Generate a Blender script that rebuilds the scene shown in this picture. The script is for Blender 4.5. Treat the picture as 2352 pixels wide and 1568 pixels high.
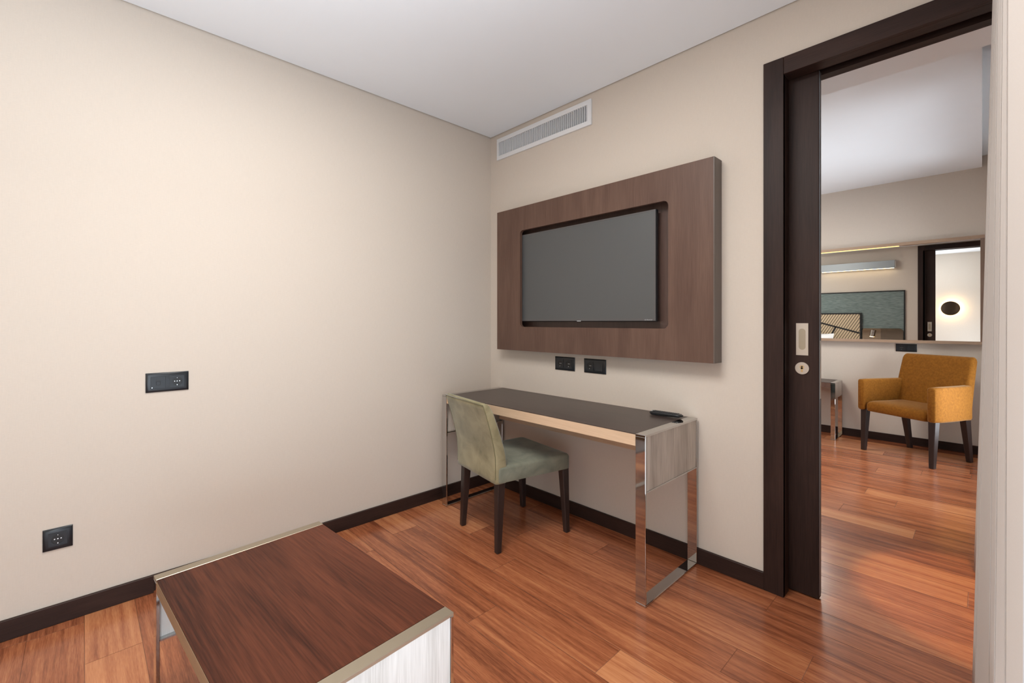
import bpy, bmesh, math, random
from mathutils import Vector, Matrix
PI = math.pi
for o in list(bpy.data.objects): bpy.data.objects.remove(o)
SC = bpy.context.scene
COL = SC.collection

# ------------------------------------------------------------------ camera, world, lights, exposure
cam_d = bpy.data.cameras.new('camera'); cam = bpy.data.objects.new('camera', cam_d); COL.objects.link(cam)
cam.location = (2.643, -2.299, 1.246); cam.rotation_euler = (PI/2, 0, math.radians(46.29))
cam_d.sensor_width = 36.0; cam_d.lens = 1031.5*36/2352; cam_d.shift_y = (738-784)/2352
cam_d.clip_start = 0.01; cam_d.clip_end = 60
SC.camera = cam
SC.view_settings.view_transform = 'Standard'; SC.view_settings.look = 'None'
SC.view_settings.gamma = 1; SC.view_settings.use_curve_mapping = False
SC.view_settings.exposure = 0.03

W = bpy.data.worlds.new('daylight'); SC.world = W; W.use_nodes = True
bg = W.node_tree.nodes['Background']; bg.inputs[0].default_value = (0.80, 0.90, 1.0, 1); bg.inputs[1].default_value = 1.6

def area(name, loc, rot, sx, sy, power, col, spread=180):
    l = bpy.data.lights.new(name, 'AREA'); l.shape = 'RECTANGLE'; l.size = sx; l.size_y = sy
    l.energy = power; l.color = col; l.spread = math.radians(spread)
    o = bpy.data.objects.new(name, l); COL.objects.link(o); o.location = loc; o.rotation_euler = rot
    return o
# daylight entering through the two windows in the right-hand wall
area('window_daylight', (3.10, -2.05, 1.10), (0, PI/2+math.radians(34), 0), 2.3, 2.3, 74, (0.80, 0.90, 1.0))
area('bedroom_window_daylight', (3.10, 2.35, 1.10), (0, PI/2+math.radians(-4), 0), 2.3, 1.9, 118, (0.90, 0.95, 1.0))
# added fill lights without fittings, out of frame in both rooms
area('added_ceiling_fill', (1.55, -1.76, 2.62), (0, 0, 0), 0.9, 0.9, 43, (1.0, 0.96, 0.91))
area('added_uplight', (1.85, -2.15, 1.90), (PI, 0, 0), 0.9, 0.9, 19, (0.92, 0.96, 1.0))  # upward fill added to brighten the ceiling
area('added_bedroom_fill', (0.6, 2.0, 2.60), (0, 0, 0), 0.8, 0.8, 44, (1.0, 0.93, 0.85))

# ------------------------------------------------------------------ helpers
def tag(o, label=None, cat=None, group=None, kind=None):
    if label: o['label'] = label
    if cat: o['category'] = cat
    if group: o['group'] = group
    if kind: o['kind'] = kind
    return o

def thing(name, label, cat, loc=(0, 0, 0), rz=0, group=None):
    o = bpy.data.objects.new(name, None); COL.objects.link(o); o.empty_display_size = 0.1
    o.location = loc; o.rotation_euler = (0, 0, rz)
    return tag(o, label, cat, group)

def obj(name, bm, mat, parent=None, smooth=None, kind=None, label=None):
    bmesh.ops.recalc_face_normals(bm, faces=bm.faces)
    me = bpy.data.meshes.new(name); bm.to_mesh(me); bm.free()
    if isinstance(mat, (list, tuple)):
        for m in mat: me.materials.append(m)
    else: me.materials.append(mat)
    if smooth is not None:
        me.polygons.foreach_set('use_smooth', [True]*len(me.polygons))
        if smooth < 180: me.set_sharp_from_angle(angle=math.radians(smooth))
    o = bpy.data.objects.new(name, me); COL.objects.link(o)
    if parent: o.parent = parent
    return tag(o, label, kind=kind)

def hexa(bm, pts, bev=0, seg=2, mi=0):
    """pts: 8 corners, bottom ring of four then top ring of four."""
    v = [bm.verts.new(p) for p in pts]
    fs = [bm.faces.new([v[i] for i in q]) for q in ((3,2,1,0),(4,5,6,7),(0,1,5,4),(1,2,6,5),(2,3,7,6),(3,0,4,7))]
    for f in fs: f.material_index = mi
    if bev:
        es = list({e for f in fs for e in f.edges})
        bmesh.ops.bevel(bm, geom=es, offset=bev, segments=seg, profile=0.5, affect='EDGES', clamp_overlap=True)
    return bm

def box(bm, x0, x1, y0, y1, z0, z1, bev=0, seg=2, mi=0):
    return hexa(bm, [(x0,y0,z0),(x1,y0,z0),(x1,y1,z0),(x0,y1,z0),(x0,y0,z1),(x1,y0,z1),(x1,y1,z1),(x0,y1,z1)], bev, seg, mi)

def B(x0, x1, y0, y1, z0, z1, bev=0, seg=2):
    return box(bmesh.new(), x0, x1, y0, y1, z0, z1, bev, seg)

def loft(bm, rings, cap=True):
    vs = [[bm.verts.new(p) for p in r] for r in rings]
    n = len(rings[0])
    for a, b in zip(vs, vs[1:]):
        for i in range(n):
            bm.faces.new((a[i], a[(i+1) % n], b[(i+1) % n], b[i]))
    if cap:
        bm.faces.new(vs[0][::-1]); bm.faces.new(vs[-1])
    return bm

def rrect(cx, cy, hx, hy, r, n=5):
    """rounded rectangle outline in 2D"""
    r = min(r, hx*0.999, hy*0.999); out = []
    for sx, sy, a0 in ((1,1,0),(-1,1,90),(-1,-1,180),(1,-1,270)):
        for k in range(n+1):
            a = math.radians(a0+90*k/n)
            out.append((cx+sx*(hx-r)+r*math.cos(a), cy+sy*(hy-r)+r*math.sin(a)))
    return out

def cyl(bm, p, axis, r, h, n=24, r2=None):
    p = Vector(p); a = Vector(axis).normalized(); u = a.orthogonal().normalized(); w = a.cross(u)
    r2 = r if r2 is None else r2
    rings = [[p+a*t+(u*math.cos(2*PI*i/n)+w*math.sin(2*PI*i/n))*rr for i in range(n)] for t, rr in ((0, r), (h, r2))]
    return loft(bm, rings)

def tube(bm, pts, r, n=8):
    pts = [Vector(p) for p in pts]; rings = []; up = None
    for i, p in enumerate(pts):
        d = (pts[min(i+1, len(pts)-1)]-pts[max(i-1, 0)]).normalized()
        if up is None: up = d.orthogonal().normalized()
        up = (up-d*up.dot(d)).normalized(); w = d.cross(up)
        rings.append([p+(up*math.cos(2*PI*k/n)+w*math.sin(2*PI*k/n))*r for k in range(n)])
    return loft(bm, rings)

def xform(bm, m):
    bmesh.ops.transform(bm, matrix=m, verts=bm.verts); return bm

def copy_tree(o, parent=None):
    c = o.copy(); COL.objects.link(c)
    if parent: c.parent = parent
    for ch in list(o.children): copy_tree(ch, c)
    return c

def plate_with_hole(bm, x0, x1, z0, z1, hole, y0, y1):
    """flat panel in XZ between y0 (front) and y1 (back), with a hole given as a closed 2D outline (ccw from +x+z corner)"""
    n = len(hole); cx = sum(p[0] for p in hole)/n; cz = sum(p[1] for p in hole)/n
    outer = []
    for hx, hz in hole:                                   # push each hole vertex out to the rectangle
        dx, dz = hx-cx, hz-cz
        t = min([((x1 if dx > 0 else x0)-cx)/dx if abs(dx) > 1e-9 else 1e9, ((z1 if dz > 0 else z0)-cz)/dz if abs(dz) > 1e-9 else 1e9])
        outer.append((cx+dx*t, cz+dz*t))
    corners = [(x1, z1), (x0, z1), (x0, z0), (x1, z0)]
    for c in corners:                                     # snap nearest to exact corner
        k = min(range(n), key=lambda i: (outer[i][0]-c[0])**2+(outer[i][1]-c[1])**2); outer[k] = c
    F = [[bm.verts.new((p[0], y, p[1])) for p in pts] for y, pts in ((y0, outer), (y0, hole), (y1, hole), (y1, outer))]
    for a, b in ((0, 1), (1, 2), (2, 3), (3, 0)):
        for i in range(n):
            bm.faces.new((F[a][i], F[a][(i+1) % n], F[b][(i+1) % n], F[b][i]))
    return bm

# ------------------------------------------------------------------ materials
def new_mat(name):
    m = bpy.data.materials.new(name); m.use_nodes = True
    return m, m.node_tree.nodes, m.node_tree.links, m.node_tree.nodes['Principled BSDF']

def plain(name, col, rough=0.5, metal=0.0, spec=0.5, var=0.0, scale=40, coat=0, bump=0):
    m, N, L, b = new_mat(name)
    b.inputs['Roughness'].default_value = rough; b.inputs['Metallic'].default_value = metal
    b.inputs['Specular IOR Level'].default_value = spec
    if coat: b.inputs['Coat Weight'].default_value = coat; b.inputs['Coat Roughness'].default_value = 0.1
    tc = N.new('ShaderNodeTexCoord'); nz = N.new('ShaderNodeTexNoise'); nz.inputs['Scale'].default_value = scale; nz.inputs['Detail'].default_value = 4
    L.new(tc.outputs['Object'], nz.inputs['Vector'])
    mx = N.new('ShaderNodeMix'); mx.data_type = 'RGBA'
    mx.inputs[6].default_value = (*[c*(1-var) for c in col], 1); mx.inputs[7].default_value = (*[min(1, c*(1+var)) for c in col], 1)
    L.new(nz.outputs[0], mx.inputs[0]); L.new(mx.outputs[2], b.inputs['Base Color'])
    if bump:
        bp = N.new('ShaderNodeBump'); bp.inputs['Strength'].default_value = bump; bp.inputs['Distance'].default_value = 0.002
        L.new(nz.outputs[0], bp.inputs['Height']); L.new(bp.outputs[0], b.inputs['Normal'])
    return m

def wood(name, c1, c2, axis='X', fine=1.0, fig=1.0, rough=0.4, coat=0.0, spec=0.5, bump=0.05, stripes=0.0):
    """grain runs along the given object axis"""
    m, N, L, b = new_mat(name)
    tc = N.new('ShaderNodeTexCoord')
    def noise(long, cross, detail, dist=0.0):
        mp = N.new('ShaderNodeMapping'); s = [cross]*3; s['XYZ'.index(axis)] = long; mp.inputs['Scale'].default_value = s
        nz = N.new('ShaderNodeTexNoise'); nz.inputs['Scale'].default_value = 1; nz.inputs['Detail'].default_value = detail
        nz.inputs['Distortion'].default_value = dist
        L.new(tc.outputs['Object'], mp.inputs[0]); L.new(mp.outputs[0], nz.inputs['Vector']); return nz.outputs[0]
    big = noise(1.2*fig, 9*fig, 3, 0.8); fin = noise(9*fine, 260*fine, 3, 0.1)
    mp = N.new('ShaderNodeMapping'); s = [22*fig]*3; s['XYZ'.index(axis)] = 1.0*fig; mp.inputs['Scale'].default_value = s
    wv = N.new('ShaderNodeTexWave'); wv.wave_type = 'RINGS'; wv.rings_direction = axis
    wv.inputs['Scale'].default_value = 1.3; wv.inputs['Distortion'].default_value = 5; wv.inputs['Detail'].default_value = 2
    wv.inputs['Detail Scale'].default_value = 0.6
    mp.inputs['Location'].default_value = (3.1, 7.7, 5.3)
    L.new(tc.outputs['Object'], mp.inputs[0]); L.new(mp.outputs[0], wv.inputs['Vector'])
    def math_(op, a, bb):
        n = N.new('ShaderNodeMath'); n.operation = op
        for i, v in enumerate((a, bb)):
            if isinstance(v, (int, float)): n.inputs[i].default_value = v
            else: L.new(v, n.inputs[i])
        return n.outputs[0]
    f = math_('ADD', math_('MULTIPLY', big, 0.62), math_('MULTIPLY', fin, 0.38))
    f = math_('ADD', math_('MULTIPLY', f, 1-stripes*0.35), math_('MULTIPLY', wv.outputs['Fac'], stripes*0.35))
    rp = N.new('ShaderNodeValToRGB'); rp.color_ramp.elements[0].position = 0.34; rp.color_ramp.elements[1].position = 0.66
    rp.color_ramp.elements[0].color = (*c1, 1); rp.color_ramp.elements[1].color = (*c2, 1)
    L.new(f, rp.inputs[0]); L.new(rp.outputs[0], b.inputs['Base Color'])
    b.inputs['Roughness'].default_value = rough; b.inputs['Specular IOR Level'].default_value = spec
    if coat: b.inputs['Coat Weight'].default_value = coat; b.inputs['Coat Roughness'].default_value = 0.15
    bp = N.new('ShaderNodeBump'); bp.inputs['Strength'].default_value = bump; bp.inputs['Distance'].default_value = 0.001
    L.new(fin, bp.inputs['Height']); L.new(bp.outputs[0], b.inputs['Normal'])
    return m

def wallpaper(name, col):
    m, N, L, b = new_mat(name)
    b.inputs['Roughness'].default_value = 0.75; b.inputs['Specular IOR Level'].default_value = 0.25
    tc = N.new('ShaderNodeTexCoord')
    outs = []
    for s in ((520, 520, 26), (60, 60, 420)):
        mp = N.new('ShaderNodeMapping'); mp.inputs['Scale'].default_value = s
        nz = N.new('ShaderNodeTexNoise'); nz.inputs['Scale'].default_value = 1; nz.inputs['Detail'].default_value = 2
        L.new(tc.outputs['Object'], mp.inputs[0]); L.new(mp.outputs[0], nz.inputs['Vector']); outs.append(nz.outputs[0])
    ad = N.new('ShaderNodeMath'); ad.operation = 'ADD'; L.new(outs[0], ad.inputs[0]); L.new(outs[1], ad.inputs[1])
    rp = N.new('ShaderNodeMapRange'); rp.inputs[1].default_value = 0.6; rp.inputs[2].default_value = 1.4; L.new(ad.outputs[0], rp.inputs[0])
    mx = N.new('ShaderNodeMix'); mx.data_type = 'RGBA'
    mx.inputs[6].default_value = (*[c*0.965 for c in col], 1); mx.inputs[7].default_value = (*[min(1, c*1.03) for c in col], 1)
    L.new(rp.outputs[0], mx.inputs[0]); L.new(mx.outputs[2], b.inputs['Base Color'])
    bp = N.new('ShaderNodeBump'); bp.inputs['Strength'].default_value = 0.06; bp.inputs['Distance'].default_value = 0.001
    L.new(ad.outputs[0], bp.inputs['Height']); L.new(bp.outputs[0], b.inputs['Normal'])
    return m

def fabric(name, c1, c2, sheen=0.6, rough=0.85, weave=900, patch=7, sheencol=None, bump=0.25):
    m, N, L, b = new_mat(name)
    b.inputs['Roughness'].default_value = rough; b.inputs['Specular IOR Level'].default_value = 0.2
    b.inputs['Sheen Weight'].default_value = sheen; b.inputs['Sheen Roughness'].default_value = 0.35
    if sheencol: b.inputs['Sheen Tint'].default_value = (*sheencol, 1)
    tc = N.new('ShaderNodeTexCoord')
    a = N.new('ShaderNodeTexNoise'); a.inputs['Scale'].default_value = patch; a.inputs['Detail'].default_value = 6; a.inputs['Distortion'].default_value = 0.6
    w = N.new('ShaderNodeTexNoise'); w.inputs['Scale'].default_value = weave; w.inputs['Detail'].default_value = 2
    L.new(tc.outputs['Object'], a.inputs['Vector']); L.new(tc.outputs['Object'], w.inputs['Vector'])
    ad = N.new('ShaderNodeMath'); ad.operation = 'MULTIPLY_ADD'; L.new(w.outputs[0], ad.inputs[0]); ad.inputs[1].default_value = 0.45
    L.new(a.outputs[0], ad.inputs[2])
    rp = N.new('ShaderNodeMapRange'); rp.inputs[1].default_value = 0.45; rp.inputs[2].default_value = 1.0; L.new(ad.outputs[0], rp.inputs[0])
    mx = N.new('ShaderNodeMix'); mx.data_type = 'RGBA'; mx.inputs[6].default_value = (*c1, 1); mx.inputs[7].default_value = (*c2, 1)
    L.new(rp.outputs[0], mx.inputs[0]); L.new(mx.outputs[2], b.inputs['Base Color'])
    bp = N.new('ShaderNodeBump'); bp.inputs['Strength'].default_value = bump; bp.inputs['Distance'].default_value = 0.001
    L.new(w.outputs[0], bp.inputs['Height']); L.new(bp.outputs[0], b.inputs['Normal'])
    return m

def glow(name, col, strength):
    m, N, L, b = new_mat(name)
    b.inputs['Base Color'].default_value = (*col, 1); b.inputs['Emission Color'].default_value = (*col, 1)
    b.inputs['Emission Strength'].default_value = strength
    return m

def cloth_translucent(name, col, amount):
    m, N, L, b = new_mat(name)
    out = N['Material Output']
    tc = N.new('ShaderNodeTexCoord'); mp = N.new('ShaderNodeMapping'); mp.inputs['Scale'].default_value = (700, 700, 500)
    nz = N.new('ShaderNodeTexNoise'); nz.inputs['Scale'].default_value = 1
    L.new(tc.outputs['Object'], mp.inputs[0]); L.new(mp.outputs[0], nz.inputs['Vector'])
    mx = N.new('ShaderNodeMix'); mx.data_type = 'RGBA'; mx.inputs[6].default_value = (*[c*0.95 for c in col], 1); mx.inputs[7].default_value = (*[min(1, c*1.04) for c in col], 1)
    L.new(nz.outputs[0], mx.inputs[0]); L.new(mx.outputs[2], b.inputs['Base Color'])
    b.inputs['Roughness'].default_value = 0.9; b.inputs['Specular IOR Level'].default_value = 0.1
    tr = N.new('ShaderNodeBsdfTranslucent'); L.new(mx.outputs[2], tr.inputs[0])
    ms = N.new('ShaderNodeMixShader'); ms.inputs[0].default_value = amount
    L.new(b.outputs[0], ms.inputs[1]); L.new(tr.outputs[0], ms.inputs[2]); L.new(ms.outputs[0], out.inputs[0])
    return m

M = {}
M['wall'] = wallpaper('beige_wallpaper', (0.595, 0.528, 0.457))
M['ceiling'] = plain('ceiling_paint', (0.86, 0.915, 0.965), 0.8, spec=0.2, var=0.01, scale=6)
M['gap'] = plain('shadow_gap', (0.10, 0.09, 0.08), 0.9)
M['wengeZ'] = wood('dark_wenge_upright', (0.014, 0.0068, 0.0055), (0.040, 0.0200, 0.0150), 'Z', rough=0.5, bump=0.12, spec=0.22)
M['wengeX'] = wood('dark_wenge_lengthwise', (0.014, 0.0068, 0.0055), (0.040, 0.0200, 0.0150), 'X', rough=0.5, bump=0.12, spec=0.22)
M['wengeY'] = wood('dark_wenge_crosswise', (0.014, 0.0068, 0.0055), (0.040, 0.0200, 0.0150), 'Y', rough=0.5, bump=0.12, spec=0.22)
M['walnut'] = wood('brown_walnut_panel', (0.088, 0.048, 0.035), (0.135, 0.079, 0.057), 'Z', rough=0.45, bump=0.05, fig=1.3, spec=0.3)
M['walnut_edge'] = wood('brown_walnut_edging', (0.105, 0.082, 0.068), (0.14, 0.11, 0.095), 'Z', rough=0.4)
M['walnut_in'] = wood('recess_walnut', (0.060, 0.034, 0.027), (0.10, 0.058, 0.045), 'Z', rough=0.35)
M['desktop'] = wood('dark_brown_laminate', (0.040, 0.026, 0.022), (0.062, 0.042, 0.036), 'X', rough=0.36, spec=0.5, bump=0.03)
M['tabletop'] = wood('reddish_brown_laminate', (0.026, 0.0070, 0.0040), (0.125, 0.037, 0.018), 'X', fine=0.8, fig=0.75, rough=0.42, bump=0.15, spec=0.12)
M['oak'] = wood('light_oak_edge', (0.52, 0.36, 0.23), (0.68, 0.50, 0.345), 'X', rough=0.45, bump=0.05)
M['oakdark'] = wood('dark_oak_edge', (0.24, 0.155, 0.088), (0.31, 0.21, 0.125), 'X', rough=0.45, bump=0.05)  # darker khaki oak for the low table's aprons
M['greyoak'] = wood('grey_oak_panel', (0.33, 0.275, 0.225), (0.60, 0.53, 0.455), 'Z', fig=1.6, rough=0.5, bump=0.06)
M['litoak'] = wood('window_lit_oak_panel', (0.50, 0.485, 0.45), (0.74, 0.73, 0.70), 'Z', fig=1.6, rough=0.5, bump=0.06)  # grey oak lightened to carry the window light on the end panels
M['chrome'] = plain('polished_chrome', (0.56, 0.55, 0.54), 0.05, 1.0)
M['steel'] = plain('brushed_steel', (0.66, 0.62, 0.57), 0.28, 1.0, var=0.03)
M['champagne'] = plain('satin_metal_strip', (0.44, 0.385, 0.30), 0.42, 1.0, var=0.02)
M['velvet'] = fabric('olive_green_velvet', (0.160, 0.137, 0.072), (0.36, 0.315, 0.19), sheen=0.55, rough=0.75, patch=9, sheencol=(0.65, 0.80, 0.82))
M['velvet_seat'] = fabric('olive_velvet_seat_nap_sheen', (0.110, 0.118, 0.090), (0.275, 0.275, 0.205), sheen=0.6, rough=0.75, patch=8, sheencol=(0.65, 0.80, 0.84))  # same velvet, with the seat's nap sheen put into the base colour
M['piping'] = fabric('velvet_piping', (0.12, 0.11, 0.055), (0.2, 0.18, 0.10), sheen=0.5)
M['mustard'] = fabric('mustard_wool', (0.175, 0.062, 0.005), (0.285, 0.112, 0.011), sheen=0.35, patch=60, weave=450, sheencol=(1.0, 0.85, 0.6))
M['leg'] = wood('dark_stained_leg', (0.017, 0.010, 0.009), (0.034, 0.021, 0.018), 'Z', rough=0.35)
M['screen'] = plain('television_screen_glass', (0.055, 0.060, 0.062), 0.42, spec=1.0)
M['bezel'] = plain('grey_screen_border', (0.075, 0.072, 0.074), 0.35, spec=0.8)
M['black'] = plain('black_plastic', (0.010, 0.011, 0.013), 0.35)
M['anthracite'] = plain('anthracite_plastic', (0.009, 0.012, 0.016), 0.33, spec=0.5)
M['dark_in'] = plain('socket_recess_plastic', (0.006, 0.007, 0.008), 0.4)
M['pin'] = plain('bright_contact', (0.75, 0.80, 0.82), 0.25, 0.7)
M['print'] = plain('grey_printed_letters', (0.45, 0.46, 0.47), 0.5)
M['white'] = plain('white_painted_metal', (0.74, 0.75, 0.76), 0.35)
M['ventdark'] = plain('duct_interior', (0.055, 0.055, 0.055), 0.8)
M['edge'] = plain('dull_door_edge', (0.16, 0.17, 0.19), 0.5, 0.6)
M['brass'] = plain('brass_cylinder', (0.70, 0.52, 0.28), 0.3, 1.0)
M['drape'] = cloth_translucent('beige_drape_fabric', (0.60, 0.555, 0.52), 0.12)
M['fold_shade'] = plain('drape_fold_shade', (0.42, 0.385, 0.36), 0.9)  # darker tone standing in for shade in the pleat creases
M['sheer'] = cloth_translucent('white_sheer_fabric', (0.66, 0.67, 0.69), 0.3)
M['mirror'] = plain('mirror_glass', (0.86, 0.87, 0.86), 0.0, 1.0)
M['bronze_mirror'] = plain('bronze_tinted_mirror', (0.35, 0.28, 0.22), 0.08, 1.0)
M['smoked'] = plain('smoked_mirror', (0.22, 0.18, 0.15), 0.12, 1.0)
M['frameoak'] = wood('mirror_frame_oak', (0.30, 0.20, 0.135), (0.40, 0.28, 0.19), 'X', rough=0.45)
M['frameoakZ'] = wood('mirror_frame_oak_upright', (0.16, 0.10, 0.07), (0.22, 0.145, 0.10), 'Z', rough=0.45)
M['linen'] = fabric('white_bed_linen', (0.80, 0.81, 0.82), (0.86, 0.87, 0.88), sheen=0.1, patch=3)
M['alu'] = plain('lamp_aluminium', (0.30, 0.33, 0.35), 0.4, 0.5)
M['glass'] = None
def window_glass():
    m, N, L, b = new_mat('window_glass'); out = N['Material Output']
    g = N.new('ShaderNodeBsdfGlossy'); g.inputs['Roughness'].default_value = 0.02
    t = N.new('ShaderNodeBsdfTransparent'); f = N.new('ShaderNodeFresnel'); f.inputs[0].default_value = 1.45
    ms = N.new('ShaderNodeMixShader'); L.new(f.outputs[0], ms.inputs[0]); L.new(t.outputs[0], ms.inputs[1]); L.new(g.outputs[0], ms.inputs[2])
    L.new(ms.outputs[0], out.inputs[0]); return m
M['glass'] = window_glass()

def teal_cloth():
    m, N, L, b = new_mat('teal_woven_panel')
    tc = N.new('ShaderNodeTexCoord'); mp = N.new('ShaderNodeMapping'); mp.inputs['Scale'].default_value = (14, 14, 190)
    nz = N.new('ShaderNodeTexNoise'); nz.inputs['Scale'].default_value = 1; nz.inputs['Detail'].default_value = 5
    L.new(tc.outputs['Object'], mp.inputs[0]); L.new(mp.outputs[0], nz.inputs['Vector'])
    rp = N.new('ShaderNodeValToRGB'); rp.color_ramp.elements[0].position = 0.35; rp.color_ramp.elements[1].position = 0.65
    rp.color_ramp.elements[0].color = (0.10, 0.135, 0.128, 1); rp.color_ramp.elements[1].color = (0.21, 0.26, 0.245, 1)
    L.new(nz.outputs[0], rp.inputs[0]); L.new(rp.outputs[0], b.inputs['Base Color']); b.inputs['Roughness'].default_value = 0.8
    return m
M['teal'] = teal_cloth()

def slat_wood():
    m, N, L, b = new_mat('slatted_oak_headboard')
    tc = N.new('ShaderNodeTexCoord'); mp = N.new('ShaderNodeMapping'); mp.inputs['Rotation'].default_value = (0, math.radians(-30), 0)
    L.new(tc.outputs['Object'], mp.inputs[0])
    wv = N.new('ShaderNodeTexWave'); wv.bands_direction = 'X'; wv.inputs['Scale'].default_value = 9.0
    L.new(mp.outputs[0], wv.inputs['Vector'])
    rp = N.new('ShaderNodeValToRGB'); rp.color_ramp.elements[0].position = 0.12; rp.color_ramp.elements[1].position = 0.42
    rp.color_ramp.elements[0].color = (0.12, 0.085, 0.05, 1); rp.color_ramp.elements[1].color = (0.56, 0.44, 0.29, 1)
    L.new(wv.outputs['Fac'], rp.inputs[0]); L.new(rp.outputs[0], b.inputs['Base Color']); b.inputs['Roughness'].default_value = 0.5
    return m
M['slats'] = slat_wood()

def plank_floor():
    m, N, L, b = new_mat('jatoba_plank_floor')
    uv = N.new('ShaderNodeUVMap'); uv.uv_map = 'edge'
    at = N.new('ShaderNodeAttribute'); at.attribute_name = 'plank'
    sp = N.new('ShaderNodeSeparateColor'); L.new(at.outputs['Color'], sp.inputs[0])
    tc = N.new('ShaderNodeTexCoord')
    cmb = N.new('ShaderNodeCombineXYZ'); L.new(sp.outputs[1], cmb.inputs[0]); L.new(sp.outputs[1], cmb.inputs[1]); L.new(sp.outputs[2], cmb.inputs[2])
    sc = N.new('ShaderNodeVectorMath'); sc.operation = 'SCALE'; sc.inputs[3].default_value = 9; L.new(cmb.outputs[0], sc.inputs[0])
    ad = N.new('ShaderNodeVectorMath'); ad.operation = 'ADD'; L.new(tc.outputs['Object'], ad.inputs[0]); L.new(sc.outputs[0], ad.inputs[1])
    def noise(s, detail, dist=0):
        mp = N.new('ShaderNodeMapping'); mp.inputs['Scale'].default_value = s; L.new(ad.outputs[0], mp.inputs[0])
        nz = N.new('ShaderNodeTexNoise'); nz.inputs['Scale'].default_value = 1; nz.inputs['Detail'].default_value = detail; nz.inputs['Distortion'].default_value = dist
        L.new(mp.outputs[0], nz.inputs['Vector']); return nz.outputs[0]
    big = noise((1.3, 14, 1), 4, 1.2); mid = noise((2.5, 75, 1), 3, 0.4); fine = noise((26, 420, 1), 3)
    def mth(op, a, c, d=None):
        n = N.new('ShaderNodeMath'); n.operation = op
        for i, v in enumerate([a, c] + ([d] if d is not None else [])):
            if isinstance(v, (int, float)): n.inputs[i].default_value = v
            else: L.new(v, n.inputs[i])
        return n.outputs[0]
    f = mth('MULTIPLY', big, 0.40); f = mth('MULTIPLY_ADD', mid, 0.33, f); f = mth('MULTIPLY_ADD', fine, 0.26, f)
    f = mth('MULTIPLY_ADD', sp.outputs[0], 0.22, f)
    rp = N.new('ShaderNodeValToRGB'); cr = rp.color_ramp
    cr.elements[0].position = 0.40; cr.elements[0].color = (0.160, 0.046, 0.020, 1)
    cr.elements[1].position = 0.84; cr.elements[1].color = (0.59, 0.265, 0.118, 1)
    e = cr.elements.new(0.54); e.color = (0.315, 0.102, 0.043, 1)
    e = cr.elements.new(0.66); e.color = (0.455, 0.176, 0.076, 1)
    L.new(f, rp.inputs[0])
    su = N.new('ShaderNodeSeparateXYZ'); L.new(uv.outputs[0], su.inputs[0])
    dmin = mth('MINIMUM', su.outputs[0], su.outputs[1])
    edge = N.new('ShaderNodeMapRange'); edge.inputs[1].default_value = 0.0; edge.inputs[2].default_value = 0.0016; L.new(dmin, edge.inputs[0])
    mx = N.new('ShaderNodeMix'); mx.data_type = 'RGBA'; L.new(edge.outputs[0], mx.inputs[0])
    mx.inputs[6].default_value = (0.16, 0.06, 0.03, 1)
    L.new(rp.outputs[0], mx.inputs[7]); L.new(mx.outputs[2], b.inputs['Base Color'])
    b.inputs['Roughness'].default_value = 0.22; b.inputs['Specular IOR Level'].default_value = 0.6
    bp = N.new('ShaderNodeBump'); bp.inputs['Strength'].default_value = 0.6; bp.inputs['Distance'].default_value = 0.0012
    h = mth('MULTIPLY_ADD', fine, 0.06, edge.outputs[0]); L.new(h, bp.inputs['Height']); L.new(bp.outputs[0], b.inputs['Normal'])
    return m
M['floor'] = plank_floor()

# ------------------------------------------------------------------ the setting
CZ = 2.67           # ceiling of the room we stand in
def struct(name, bm, mat, **k):
    o = obj(name, bm, mat, kind='structure', **k); return o

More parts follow.
